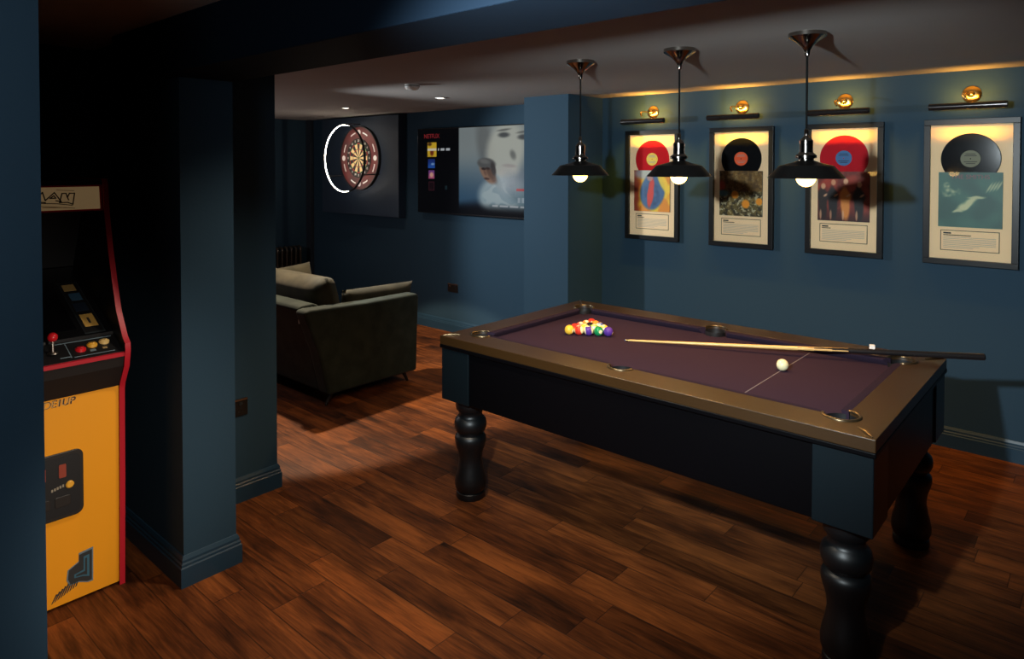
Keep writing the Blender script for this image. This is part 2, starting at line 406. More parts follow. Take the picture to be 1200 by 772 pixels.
# cue lying from the cloth across the far rail
p0=Vector((3.009,1.876,BZ+.006)); p1=Vector((3.578,.415,.8685))
d=(p1-p0); Lc=d.length
cu=thing('pool_cue','pale wood pool cue with black butt lying across cloth and rail','pool cue',p0)
q=d.to_track_quat('Z','Y').to_euler(); cu.rotation_euler=q
def rad(t): return .0047+(.0145-.0047)*(t/Lc)
f0,f1=.50*Lc,.685*Lc
shaft=MB();butt=MB();SEG=32;N=60
ts=[.018+(Lc-.018)*i/N for i in range(N+1)]
ts=sorted(set([t for t in ts]+[f0+(f1-f0)*i/30 for i in range(31)]))
ring_=lambda t:[(rad(t)*math.cos(2*PI*k/SEG),rad(t)*math.sin(2*PI*k/SEG),t) for k in range(SEG)]
for a,b2 in zip(ts,ts[1:]):
    ra,rb=ring_(a),ring_(b2); m=(a+b2)/2
    for k in range(SEG):
        k2=(k+1)%SEG; qd=[ra[k],ra[k2],rb[k2],rb[k]]
        ph=((k+.5)/SEG*4)%1; w=abs(ph-.5)*2        # 0 at point centre
        dark = m>f1 or (m>f0 and w < (m-f0)/(f1-f0))
        (butt if dark else shaft).add(qd,[(0,1,2,3)])
butt.add([(rad(Lc)*.8*math.cos(2*PI*k/SEG),rad(Lc)*.8*math.sin(2*PI*k/SEG),Lc+.004) for k in range(SEG)]+ring_(Lc),[tuple(range(SEG))]+[(SEG+k,SEG+(k+1)%SEG,(k+1)%SEG,k) for k in range(SEG)])
shaft.build('shaft',M_maple,cu,smooth=60); butt.build('butt',M_butt,cu,smooth=60,label='black butt with pointed splices')
MB().lathe([(.0046,.006),(.0049,.018)],(0,0,0),20).build('ferrule',M_ferrule,cu)
MB().lathe([(.002,0),(.004,.002),(.0046,.006)],(0,0,0),20).build('tip',M_tip,cu)
ck=MB().box(-.0115,.0115,-.0115,.0115,0,.022).build('chalk_cube',M_chalk,bevel=.002,smooth=0); ck.location=(3.548,.850,TZ); ck.rotation_euler=(0,0,.35)
tag(ck,'small white chalk cube standing on the far table rail','chalk')

# ------------------------------------------------------------------ pendant lamps
pl=[('chrome and black pendant lamp in front of the dark pillar, leftmost of three',3.03,2.172),
    ('chrome and black pendant lamp in front of the first framed record, middle of three',3.03,1.587),
    ('chrome and black pendant lamp in front of the third framed record, nearest of three',3.02,.988)]
def pendant(label,x,y):
    t=thing('pendant_lamp',label,'pendant lamp',(x,y,CZ),0,'pendant lamps over the pool table')
    z=lambda a:a-CZ
    r0=MB().lathe([(0,0),(.076,0),(.076,-.016),(.070,-.020),(.040,-.040),(.022,-.058),(.012,-.074),(.010,-.095),(.004,-.100),(0,-.100)],(0,0,0),40,cap=False).build('ceiling_rose',M_chrome,t,smooth=40)
    MB().tube([(0,0,z(2.165)),(0,0,z(1.835))],.0045,10).build('cord',M_cord,t)
    MB().lathe([(.0045,z(1.856)),(.009,z(1.85)),(.009,z(1.825)),(.018,z(1.815)),(.027,z(1.805)),(.027,z(1.755)),(.030,z(1.752)),(.042,z(1.742)),(.042,z(1.732)),(.030,z(1.728)),(.030,z(1.70)),(0,z(1.70))],(0,0,0),32).build('lamp_holder',M_chrome,t,smooth=40)
    MB().lathe([(.028,z(1.722)),(.055,z(1.712)),(.108,z(1.698)),(.150,z(1.652)),(.155,z(1.646)),(.153,z(1.645)),(.147,z(1.649)),(.105,z(1.693)),(.054,z(1.706)),(.028,z(1.715)),(.028,z(1.722))],(0,0,0),56,cap=False).build('lamp_shade',M_shade,t,smooth=30,label='shallow black enamel shade')
    MB().sphere((0,0,z(1.648)),.040,24,16).lathe([(.018,z(1.70)),(.022,z(1.69)),(.030,z(1.676))],(0,0,0),20,cap=False).build('bulb',M_bulb,t,smooth=60,label='glowing warm bulb')
    return t
for a in pl: pendant(*a)

# ------------------------------------------------------------------ framed records with picture lamps
def grid_paint(mb_name,w,h,nx,ny,fn,m,parent,x,label=None):
    """a printed sheet in the plane x, seen from -X: u runs towards -Y"""
    vs=[(x,w/2-w*i/nx,h*j/ny) for j in range(ny+1) for i in range(nx+1)]
    fs=[(j*(nx+1)+i,j*(nx+1)+i+1,(j+1)*(nx+1)+i+1,(j+1)*(nx+1)+i) for j in range(ny) for i in range(nx)]
    me=bpy.data.meshes.new(mb_name); me.from_pydata(vs,[],fs); me.materials.append(m)
    ca=me.color_attributes.new('ink','FLOAT_COLOR','POINT')
    k=0
    for j in range(ny+1):
        for i in range(nx+1):
            c=fn(i/nx,j/ny); ca.data[k].color=(*s2l([min(255,max(0,q)) for q in c]),1); k+=1
    o=bpy.data.objects.new(mb_name,me); col.objects.link(o); o.parent=parent
    if label: o['label']=label
    return o
def mixc(a,b,t): t=max(0,min(1,t)); return tuple(a[i]*(1-t)+b[i]*t for i in range(3))
def ss(a,b,x): t=max(0,min(1,(x-a)/(b-a))); return t*t*(3-2*t)
def ell(u,v,cu_,cv,ru,rv,rot=0,soft=.12):
    du,dv=u-cu_,v-cv; c,s=math.cos(rot),math.sin(rot); a=(du*c+dv*s)/ru; b_=(-du*s+dv*c)/rv
    return 1-ss(1-soft,1+soft,math.sqrt(a*a+b_*b_))
def nz(u,v,s,o=0): return noise.noise(Vector((u*s+o*3.1,v*s-o*1.7,o)))
def sleeve1(u,v):
    c=mixc((238,190,50),(225,140,40),ss(.2,.7,.5+nz(u,v,4,1)))
    c=mixc(c,(150,60,35),1-ss(.08,.2,u+.05*nz(u,v,6,2)))
    c=mixc(c,(165,175,190),ell(u,v,.32,.92,.3,.14,0,.4)*.8)
    c=mixc(c,(62,100,140),ell(u,v,.52,.48,.34,.44,-.25+.2*nz(u,v,3,5),.1))
    c=mixc(c,(36,64,100),ell(u,v,.52,.42,.22,.3,.3,.3)*.6*(.5+nz(u,v,9,6)))
    c=mixc(c,(205,60,48),ell(u,v,.47+.03*nz(u,v,5,8),.45,.085,.36,-.12,.2))
    c=mixc(c,(200,140,120),ell(u,v,.45,.82,.08,.08,0,.3)*.8)
    c=mixc(c,(245,205,60),ell(u,v,.82,.72,.10,.3,.5,.3)*.9)
    return c
def sleeve2(u,v):
    n1=nz(u,v,9,1)+.6*nz(u,v,21,2); n2=nz(u,v,13,3)+.5*nz(u,v,30,4); n3=nz(u,v,17,9)
    c=mixc((112,96,52),(60,52,34),ss(-.2,.4,n1))
    c=mixc(c,(196,186,150),ss(.12,.3,n2)*(.55 if v>.5 else .9))
    c=mixc(c,(30,34,30),ss(.05,.0,abs(n3))*.8)
    c=mixc(c,(150,120,60),ss(.2,.5,nz(u,v,5,12))*.5)
    if v>.55: c=mixc(c,(120,74,24),.45)
    c=mixc(c,(180,60,40),ell(u,v,.05,.66,.09,.12,0,.5)*.9); c=mixc(c,(60,110,130),ell(u,v,.08,.5,.14,.07,0,.5)*.9)
    for (a,b_,r) in ((.62,.27,.09),(.93,.33,.075),(.37,.47,.085)): c=mixc(c,(235,150,40),ell(u,v,a,b_,r,r*1.05,0,.2))
    return c
def sleeve3(u,v):
    c=mixc((164,54,34),(110,36,26),ss(-.3,.4,nz(u,v,5,2)))
    c=mixc(c,(150,62,40),ss(.1,.4,nz(u,v,14,3))*.5)
    c=mixc(c,(60,18,16),1-ss(0,.3,v))
    for (a,top,body,skin) in ((.10,.72,(40,26,24),(214,160,120)),(.30,.80,(26,22,26),(210,150,110)),(.54,.82,(224,140,60),(226,176,136)),(.80,.76,(22,20,24),(220,165,125))):
        c=mixc(c,body,ell(u,v,a,.36,.085,.34,.05,.25)); c=mixc(c,body,ell(u,v,a,.5,.11,.13,.3,.3)); c=mixc(c,skin,ell(u,v,a+.01,top-.02,.045,.06,0,.3))
        c=mixc(c,skin,ell(u,v,a+.06,.52,.05,.022,.6,.4)); c=mixc(c,skin,ell(u,v,a-.04,.12,.02,.1,0,.4)*.8)
    c=mixc(c,(190,150,70),ell(u,v,.2,.92,.03,.05,0,.4)*.6)
    return c
def sleeve4(u,v):
    c=mixc((58,104,92),(44,86,78),ss(-.4,.4,nz(u,v,3,2)))
    pale=(196,196,150)
    w=.05*nz(u,v,7,4)
    c=mixc(c,pale,ell(u,v+w,.46,.42,.20,.055,.62,.4)); c=mixc(c,pale,ell(u,v+w,.60,.545,.13,.035,.1,.4)*.9); c=mixc(c,pale,ell(u,v+w,.31,.29,.08,.03,.2,.4)*.9)
    for k in range(4): c=mixc(c,pale,ell(u,v,.80+.05*k,.73+.012*k,.015,.09,-.5,.6)*.75)
    c=mixc(c,pale,ell(u,v+w*2,.2,.64,.12,.05,.2+nz(u,v,9,5),.6)*.8*(.6+nz(u,v,16,6)))
    c=mixc(c,pale,ell(u,v+w*2,.13,.72,.05,.07,.4,.5)*.7*(.5+nz(u,v,19,8)))
    return c
def text_mesh(body,size,m,parent,loc,name='lettering',bold=True,plane='-x',align='CENTER',shear=0,extr=.0004,spacing=1):
    cd=bpy.data.curves.new(name,'FONT'); cd.body=body; cd.size=size; cd.align_x=align; cd.align_y='CENTER'; cd.extrude=extr; cd.shear=shear; cd.space_character=spacing
    if bold: cd.offset=size*.018
    o=bpy.data.objects.new(name,cd); col.objects.link(o)
    dg=bpy.context.evaluated_depsgraph_get(); dg.update()
    me=bpy.data.meshes.new_from_object(o.evaluated_get(dg)); bpy.data.objects.remove(o,do_unlink=True); bpy.data.curves.remove(cd)
    if plane=='-x': rot=Matrix(((0,0,-1,0),(-1,0,0,0),(0,1,0,0),(0,0,0,1)))
    else: rot=Matrix(((1,0,0,0),(0,0,-1,0),(0,1,0,0),(0,0,0,1)))   # '-y'
    me.transform(rot); me.materials.clear(); me.materials.append(m)
    t=bpy.data.objects.new(name,me); col.objects.link(t); t.parent=parent; t.location=loc
    return t
M_ink_dark=mat('dark_print',(.03,.03,.03),.8); M_ink_grey=mat('grey_print',(.36,.34,.31),.8); M_ink_pink=mat('dusky_print',(.28,.12,.14),.8)
FW,FH=.475,.868
def vinyl(name,rgb):
    m=mat(name,rgb,.10,spec=.25); n=m.node_tree.nodes; l=m.node_tree.links; b=n['Principled BSDF']
    return m
V_red=vinyl('red_vinyl',(.55,.015,.02)); V_black=vinyl('black_vinyl',(.008,.008,.009)); V_crim=vinyl('crimson_vinyl',(.5,.02,.03))
recs=[('framed red record with yellow label above a yellow and blue sleeve',2.755,V_red,s2l((232,196,70)),sleeve1),
      ('framed black record with orange label above a splattered olive sleeve',2.030,V_black,s2l((236,92,44)),sleeve2),
      ('framed red record with blue label above a dark red sleeve of people',1.337,V_crim,s2l((60,110,160)),sleeve3),
      ('framed black record with grey label above a green sleeve',.640,V_black,s2l((120,120,96)),sleeve4)]
for idx,(lab,yc,vm,lc,fn) in enumerate(recs):
    t=thing('framed_record',lab,'framed record',(XW,yc,1.107),0,'framed records on the wall')
    fb=.034; dp=.034
    mb=MB()
    for (a0,a1,z0,z1) in ((-FW/2,FW/2,0,fb),(-FW/2,FW/2,FH-fb,FH),(-FW/2,-FW/2+fb,fb,FH-fb),(FW/2-fb,FW/2,fb,FH-fb)): mb.box(-dp,0,a0,a1,z0,z1)
    mb.build('frame',M_frame,t,bevel=.002,smooth=0)
    mo=MB().box(-.012,-.002,-FW/2+fb,FW/2-fb,fb,FH-fb).build('mount_board',M_mat_,t,smooth=0,label='cream mount board')
    zc=.640 if idx!=3 else .632
    rec=MB().lathe([(0,-.0155),(.052,-.0155),(.053,-.0148),(.146,-.0148),(.150,-.0140),(.150,-.0122),(0,-.0122)],(0,0,0),72,axis='x',cap=False).build('vinyl_record',vm,t,smooth=0,loc=(0,0,zc))
    lb=MB().lathe([(.0035,-.0162),(.050,-.0162),(.050,-.0156),(.0035,-.0156)],(0,0,0),48,axis='x',cap=False).build('record_label',mat('record_label_paper',lc,.6),rec,smooth=30)
    dm=M_ink_dark if idx in (2,3) else M_ink_grey
    mb=MB()
    for (dz,ln) in ((.028,.05),(.018,.062),(-.018,.066),(-.028,.046)): mb.box(-.01665,-.0163,-ln/2,ln/2,dz-.002,dz+.002)
    mb.build('label_print',dm,lb,smooth=0)
    sl=grid_paint('record_sleeve',.318,.326,110,110,fn,M_ink,t,-.0200)
    sl.location=(0,0,.226)
    MB().box(-.0198,-.0122,-.159,.159,0,.326).build('sleeve_card',M_ink_dark,sl,smooth=0)
    if idx==3:
        text_mesh('THE SMITHS',.036,M_ink_pink,sl,(-.0206,.0,.298),bold=False)
    pq=MB().box(-.0135,-.0121,-.147,.147,.084,.206).build('caption_plate',M_ink_dark,t,smooth=0)
    MB().box(-.0142,-.0136,-.143,.143,.088,.202).build('caption_card',M_mat_,pq,smooth=0)
    mb=MB(); y0=.132
    mb.box(-.0147,-.0143,y0-.040,y0,.184,.193); mb.box(-.0147,-.0143,y0-(.06,.085,.055,.14)[idx],y0,.174,.179)
    mb.build('caption_heading',M_ink_dark,pq,smooth=0)
    mb=MB()
    for k in range(8): mb.box(-.0147,-.0143,y0-.262+(.0 if k<6 else .03*k-.1),y0,.163-.009*k,.1655-.009*k)
    mb.build('caption_text',M_ink_grey,pq,smooth=0)
    MB().box(-.0270,-.0250,-FW/2+fb,FW/2-fb,fb,FH-fb).build('glazing',M_glass,t,smooth=0)
    # lamp above
    names=['first','second','third','fourth']
    pl_lab=['above the framed red record with yellow label','above the framed black record with orange label','above the framed red record with blue label','above the framed black record with grey label'][idx]
    g=thing('picture_lamp','dark tube picture lamp '+pl_lab,'picture lamp',(XW,yc,2.118),0,'picture lamps above the framed records')
    MB().lathe([(0,-.018),(.020,-.018),(.044,-.012),(.050,-.005),(.050,0),(0,0)],(0,0,0),40,axis='x',cap=False).build('wall_plate',M_brass,g,smooth=40)
    MB().sphere((-.030,0,.0),.020,20,14).build('knuckle',M_brass,g,smooth=60)
    arc=[(-.03-.150*math.sin(a)*1.0,.0+.02*math.sin(a*2),-.005+.032*math.sin(a*1.6)-.055*(a/(PI/2))) for a in [PI/2*k/14 for k in range(15)]]
    MB().tube(arc,.006,10).build('arm',M_brass,g,smooth=60)
    zt=-.078
    tu=MB()
    prof=[(.0,-.190),(.017,-.190),(.020,-.187),(.020,.187),(.017,.190),(0,.190)]
    tu.lathe(prof,(-.172,0,zt),28,axis='y',cap=False)
    tu.build('lamp_tube',M_gun,g,smooth=40,label='dark glossy lamp tube')
    MB().box(-.006,.006,-.160,.160,-.0212,-.0192,M=Matrix.Translation((-.172,0,zt))@Matrix.Rotation(R(-52),4,'Y')).build('light_strip',M_slit,g,smooth=0)

# ------------------------------------------------------------------ television
tv=thing('tv_set','wide flat television showing a film menu, hung beside the dartboard panel','television',(XW,4.745,1.205))
MB().box(-.026,0,-.2,.2,.30,.58).build('wall_bracket',M_tv,tv,smooth=0)
MB().box(-.064,-.026,-.765,.765,0,.872).build('casing',M_tv,tv,bevel=.003,smooth=0)
def tvpic(u,v):
    c=(5,6,9)
    if u>.40:
        bg=mixc((58,92,120),(150,160,160),ss(.1,.85,v)); bg=mixc(bg,(8,14,24),1-ss(.0,.2,v+.05*nz(u,v,4,1)))
        bg=mixc(bg,(136,146,148),ss(.66,.5,u)*ss(.5,.9,v)*.7)
        bg=mixc(bg,(84,84,84),ell(u,v,.64,.80,.07,.3,.1,.5)*.45)
        bg=mixc(bg,(205,208,196),ell(u,v,.81,.72,.155,.34,-.1,.25)*.85)
        for (a,b_) in ((.80,.90),(.96,.87)): bg=mixc(bg,(70,74,78),ell(u,v,a,b_,.045,.028,0,.5)*.85); bg=mixc(bg,(90,92,92),ell(u,v,a,b_+.055,.055,.012,.15,.5)*.7)
        bg=mixc(bg,(110,114,112),ell(u,v,.875,.68,.022,.05,.2,.6)*.8); bg=mixc(bg,(150,140,140),ell(u,v,.845,.56,.05,.018,-.1,.6)*.7)
        bg=mixc(bg,(190,190,185),ell(u,v,.83,.5,.08,.08,0,.6)*.6)
        # seated figure in a pale shirt
        bg=mixc(bg,(176,196,202),ell(u,v,.80,.20,.21,.24,.25,.2)); bg=mixc(bg,(90,122,136),ell(u,v,.93,.27,.09,.2,.4,.5)*.8)
        bg=mixc(bg,(120,150,165),ss(.1,.25,abs(nz(u,v,9,3)))*ell(u,v,.8,.18,.18,.2,.25,.3)*.5)
        bg=mixc(bg,(150,172,180),ell(u,v,.75,.38,.03,.09,.3,.4))
        bg=mixc(bg,(150,118,98),ell(u,v,.662,.475,.052,.125,.42,.2)); bg=mixc(bg,(92,68,56),ell(u,v,.692,.47,.028,.10,.4,.5)*.8)
        bg=mixc(bg,(92,94,94),ell(u,v,.652,.585,.080,.062,-.32,.2)); bg=mixc(bg,(60,58,58),ell(u,v,.712,.525,.020,.075,.15,.4))
        bg=mixc(bg,(126,128,126),ell(u,v,.635,.61,.045,.025,-.3,.5)*.7)
        bg=mixc(bg,(48,36,32),ell(u,v,.628,.525,.020,.014,-.3,.4)); bg=mixc(bg,(56,40,36),ell(u,v,.664,.530,.020,.013,-.3,.4)); bg=mixc(bg,(120,90,76),ell(u,v,.640,.48,.010,.03,.3,.5)); bg=mixc(bg,(70,44,40),ell(u,v,.656,.415,.024,.012,-.2,.4))
        bg=mixc(bg,(6,9,14),1-ss(.02,.16,v)); bg=mixc((6,7,10),bg,ss(.385,.415,u))
        if .905<u<.99 and .285<v<.315: bg=mixc(bg,(200,30,40),.8)
        if .70<u<.98 and .105<v<.125 and (int(u*60)%5!=0): bg=mixc(bg,(210,215,220),.75)
        if .905<u<.98 and .16<v<.21 and (int(u*90)%3!=0): bg=mixc(bg,(200,210,220),.6)
        c=bg
    if .095<u<.185:
        if .665<v<.84:
            c=mixc((226,186,50),(190,140,40),ss(.0,.4,nz(u,v,14,2))); c=mixc(c,(120,50,25),ell(u,v,.142,.72,.018,.04,0,.5)); c=mixc(c,(240,230,200),1 if abs(v-.755)<.015 else 0); c=mixc(c,(90,60,30),ell(u,v,.12,.82,.02,.02,0,.5))
        elif .105<u<.17 and .53<v<.645: c=mixc((40,90,180),(30,50,120),ss(.53,.64,v)); c=mixc(c,(130,170,220),ell(u,v,.15,.58,.018,.012,0,.4))
        elif .108<u<.168 and .40<v<.505: c=mixc((190,90,130),(120,70,140),ss(.4,.5,v)); c=mixc(c,(230,170,150),ell(u,v,.138,.45,.018,.03,0,.4))
        elif .108<u<.168 and .26<v<.37: c=(28,14,20) if (.115<u<.161 and .27<v<.36) else (60,26,36)
    if .20<u<.335 and .742<v<.772 and (int(u*75)%4!=0): c=(200,205,210)
    if .27<u<.29 and .28<v<.325: c=(26,44,50)
    return c
sr=grid_paint('screen',1.514,.850,190,110,tvpic,M_screen,tv,-.0645); sr.location=(0,0,.012)
M_logo=mat('red_lit_logo',(.2,0,.01),.5,emit=(.5,.01,.02),es=.16)
text_mesh('NETFLIX',.062,M_logo,sr,(-.0657,.757-1.514*.14-.757+.757,.850*.915),name='screen_logo')

# ------------------------------------------------------------------ dartboard with panel and ring lamp
dpn=MB().box(4.73,XW,5.78,7.225,1.132,2.245).build('backing_panel',mat('dark_blue_panel',s2l((34,50,68)),.6),bevel=.004,smooth=0)
tag(dpn,'large dark blue backing panel on the wall behind the dartboard','backing panel')
DC=(4.73,6.44,1.778)
db=thing('dartboard','dartboard in a red and black surround with a lit ring held in front','dartboard',(4.73,6.44,1.778))
M_srd=varied('dark_red_surround',s2l((96,34,34)),s2l((70,26,28)),5,.6)
M_blk=mat('matt_black_rubber',(.008,.008,.009),.6)
MB().lathe([(.222,-.002),(.352,-.002),(.352,-.030),(.222,-.030),(.222,-.002)],(0,0,0),72,axis='x',cap=False).build('surround',M_srd,db,smooth=40,label='dark red foam surround')
MB().lathe([(.352,0),(.362,0),(.362,-.036),(.352,-.036),(.352,0)],(0,0,0),72,axis='x',cap=False).build('surround_edge',M_blk,db,smooth=40)
for k in range(8):
    mb=MB()
    a0=2*PI*(k+.5)/8
    for s_ in range(6):
        aa=a0-.16+.32*s_/6; ab=aa+.32/6
        pts=[(-.0308,r*math.cos(a),r*math.sin(a)) for (r,a) in ((.285,aa),(.300,aa),(.300,ab),(.285,ab))]
        mb.add(pts+[(-.0300,p[1],p[2]) for p in pts],[(0,1,2,3),(0,4,5,1),(3,2,6,7),(4,7,6,5)])
    mb.build('surround_mark',M_white,db,smooth=0,label='white arc mark on the surround')
for a in (0,PI/2,PI,1.5*PI): MB().lathe([(0,-.0312),(.030,-.0312),(.030,-.030),(0,-.030)],(0,.292*math.cos(a),.292*math.sin(a)),24,axis='x',cap=False).build('surround_badge',M_white,db,smooth=40,label='pale round badge on the surround')
M_dk=mat('dartboard_black',(.012,.011,.010),.85); M_cr=mat('dartboard_cream',s2l((226,196,140)),.85); M_rd=mat('dartboard_red',s2l((170,30,26)),.85); M_gr=mat('dartboard_green',s2l((20,100,60)),.85)
mb=MB().lathe([(.224,-.002),(.224,-.036),(.0,-.036)],(0,0,0),80,axis='x',cap=False,mi=0)
def sector(r0,r1,a0,a1,mi,x=-.0368):
    n=5; vs=[]
    for j in range(n+1):
        a=a0+(a1-a0)*j/n; vs+=[(x,r0*math.cos(a),r0*math.sin(a)),(x,r1*math.cos(a),r1*math.sin(a))]
    mb.add(vs,[(2*j,2*j+1,2*j+3,2*j+2) for j in range(n)],mi)
for k in range(20):
    a0=2*PI*(k-.5)/20+PI/2; a1=a0+2*PI/20; e=k%2
    sector(.016,.097,a0,a1,0 if e==0 else 1); sector(.097,.106,a0,a1,2 if e==0 else 3); sector(.106,.160,a0,a1,0 if e==0 else 1); sector(.160,.170,a0,a1,2 if e==0 else 3)
for k in range(20):
    a0=2*PI*k/20; sector(.0065,.016,a0,a0+2*PI/20,3,-.0372); sector(.0,.0065,a0,a0+2*PI/20,2,-.0376)
bd=mb.build('board',[M_dk,M_cr,M_rd,M_gr],db,smooth=0,label='black and cream dartboard face')
nums=[20,1,18,4,13,6,10,15,2,17,3,19,7,16,8,11,14,9,12,5]
M_wire=mat('number_wire',(.75,.73,.7),.35,metal=.6)
for k,nm in enumerate(nums):
    a=PI/2-2*PI*k/20      # clockwise as seen from the room; u = -Y
    text_mesh(str(nm),.034,M_wire,bd,(-.0385,-.197*math.cos(a),.197*math.sin(a)),name='number',bold=False)
# lit ring in front
RG=(-.245,-.02,-.006); rr=.372
rg=MB().lathe([(rr,-.012),(rr+.008,-.012),(rr+.008,.012),(rr,.012),(rr,-.012)],RG,96,axis='x',cap=False).build('ring_frame',M_blk,db,smooth=40)
M_led=mat('white_led_strip',(1,1,1),.4,emit=(1,.88,.72),es=60)
MB().lathe([(rr-.001,-.004),(rr-.003,-.004),(rr-.003,.004),(rr-.001,.004),(rr-.001,-.004)],RG,96,axis='x',cap=False).build('light_strip',M_led,rg,smooth=40,label='white light strip inside the ring')
for a in (R(88),R(208),R(328)):
    y,z=math.cos(a),math.sin(a)
    MB().tube([(RG[0],RG[1]+(rr+.005)*y,RG[2]+(rr+.005)*z),(-.12,(rr+.012)*y,(rr+.012)*z),(-.006,(rr+.012)*y,(rr+.012)*z)],.006,10).build('support_arm',M_blk,db,smooth=60)

# ------------------------------------------------------------------ sofa
so=thing('sofa','dark olive velvet sofa with high arms and loose cushions, facing the television','sofa',(3.1,5.0,0)); ss_=(3.1,5.0,0)
SY0,SY1=4.11,5.93
arm=[(2.735,.085),(3.545,.085),(3.555,.40),(3.568,.66),(3.555,.690),(3.10,.690),(2.60,.708),(2.552,.700),(2.555,.672),(2.66,.40)]
for (a,b_) in ((SY0,SY0+.13),(SY1-.13,SY1)):
    MB().prism(arm,'y',a,b_).build('arm',M_sofa,so,bevel=.022,bseg=4,shift=ss_,smooth=60)
back=[(2.742,.088),(2.90,.088),(2.86,.40),(2.74,.705),(2.70,.722),(2.60,.720),(2.572,.700),(2.675,.40)]
MB().prism(back,'y',SY0+.125,SY1-.125).build('backrest',M_sofa,so,bevel=.025,bseg=4,shift=ss_,smooth=60)
MB().prism([(2.86,.09),(3.52,.09),(3.53,.27),(2.86,.27)],'y',SY0+.125,SY1-.125).build('seat_base',M_sofa,so,bevel=.015,shift=ss_,smooth=60)
def pillow(w,h,t,M,name,parent,m,nx=18,ny=14,p=3.0,shift=(0,0,0),label=None):
    mb=MB(); vs=[]
    for s in (1,-1):
        for j in range(ny+1):
            for i in range(nx+1):
                u=-1+2*i/nx; v=-1+2*j/ny
                k=max(0,(1-abs(u)**p)*(1-abs(v)**p))**.42
                pin=1-.04*(1-abs(u)**2)*abs(v)**3
                q=M@Vector((u*w/2*(1-.035*(1-v*v)*abs(u)**3),v*h/2*pin,s*t/2*k)); vs.append(q)
    n=(nx+1)*(ny+1); fs=[]
    for s in (0,1):
        for j in range(ny):
            for i in range(nx):
                a=s*n+j*(nx+1)+i; fs.append((a,a+1,a+nx+2,a+nx+1))
    mb.add(vs,fs)
    o=mb.build(name,m,parent,shift=shift,smooth=0,label=label)
    bm=bmesh.new(); bm.from_mesh(o.data); bmesh.ops.remove_doubles(bm,verts=bm.verts,dist=1e-4); bmesh.ops.recalc_face_normals(bm,faces=bm.faces); bm.to_mesh(o.data); bm.free()
    for pl_ in o.data.polygons: pl_.use_smooth=True
    return o
def frame_m(origin,xa,ya):
    x=Vector(xa).normalized(); y=Vector(ya); y=(y-x*y.dot(x)).normalized(); z=x.cross(y)
    m=Matrix((x,y,z)).transposed().to_4x4(); m.translation=Vector(origin); return m
L2=(SY1-SY0-.26)/2
for k in range(2):
    yc=SY0+.13+L2*(k+.5)
    MB().box(2.88,3.56,yc-L2/2+.004,yc+L2/2-.004,.272,.43).build('seat_cushion',M_sofa,so,bevel=.04,bseg=4,shift=ss_,smooth=60)
    pillow(L2-.015,.50,.22,frame_m((2.885,yc,.640),(0,1,0),(-.26,0,1)),'back_cushion',so,M_sofa2,shift=ss_,p=6)
# loose cushions rest against the arms
sc1=pillow(.68,.325,.13,frame_m((3.325,4.352,.603),(1,0,-.02),(0,-.26,1)),'scatter_cushion',None,M_sofa2,p=5)
tag(sc1,'long olive cushion leaning on the near arm of the sofa','cushion')
sc2=pillow(.50,.32,.13,frame_m((3.37,5.692,.612),(1,0,.06),(0,.26,1)),'scatter_cushion',None,M_sofa2,p=5)
tag(sc2,'olive cushion leaning on the far arm of the sofa, only its corner in view','cushion')
for x,y,lx in ((2.80,4.17,-.05),(3.45,4.17,.045),(2.80,5.87,-.05),(3.45,5.87,.045)):
    MB().tube([(x+lx,y,0),(x,y,.09)],[.010,.017],14).build('leg',M_sofaleg,so,shift=ss_,smooth=60)
MB().box(2.578,2.590,4.232,4.237,.60,.655).build('fabric_tag',M_white,so,shift=ss_,smooth=0,label='small pale fabric tag')

# ------------------------------------------------------------------ radiator, sockets, ceiling fittings
rd=thing('radiator','bronze column radiator on the far wall behind the sofa','radiator',(4.2,7.55,0))
mb=None
for k in range(10):
    x=4.605-.062*k-4.2; mb=MB()
    for dy in (-.045,0,.045): mb.tube([(x,dy,.13),(x,dy,.66)],.0125,12)
    mb.tube([(x,-.05,.66),(x,-.045,.690),(x,0,.703),(x,.045,.690),(x,.05,.66)],.014,12); mb.tube([(x,-.05,.13),(x,0,.11),(x,.05,.13)],.014,12)
    mb.build('column',M_rad,rd,smooth=60)
for z in (.16,.63): MB().tube([(-.17,0,z),(.42,0,z)],.018,14).build('header_pipe',M_rad,rd,smooth=60)
for x in (-.10,.36): MB().tube([(x,0,0),(x,0,.12)],.011,12).build('foot',M_rad,rd,smooth=60)

def socket(name,label,ax,c):
    """double plate; ax 'x' faces -X, 'y' faces -Y"""
    t=thing(name,label,'power socket',c)
    W,H=(.147,.088)
    def bx(mb,u0,u1,d0,d1,z0,z1):
        return mb.box(-d1,-d0,-u1,-u0,z0,z1) if ax=='x' else mb.box(u0,u1,-d1,-d0,z0,z1)
    bx(MB(),-W/2,W/2,0,.007,-H/2,H/2).build('plate',M_sock,t,bevel=.0025,smooth=0)
    bx(MB(),-W/2+.002,W/2-.002,.006,.0085,H/2-.010,H/2-.001).build('plate_edge',M_sockrim,t,smooth=0,label='bright top edge')
    for s in (-1,1):
        bx(MB(),s*.036-.009,s*.036+.009,.007,.0105,.012,.026).build('switch',M_sockrim if s<0 else M_blk,t,smooth=0)
        q=MB(); bx(q,s*.036-.003,s*.036+.003,.007,.0078,-.006,.006)
        for e in (-1,1): bx(q,s*.036+e*.011-.004,s*.036+e*.011+.004,.007,.0078,-.026,-.021)
        q.build('pin_hole',M_blk,t,smooth=0)
    return t
socket('wall_socket','dark nickel double socket low on the lounge wall below the television','x',(XW,5.043,.450))
socket('wall_socket','black double socket low on the pier wall behind the column','y',(1.640,3.30,.478))
sm=thing('smoke_detector','white smoke detector on the ceiling near the beam','smoke detector',(3.137,3.683,CZ))
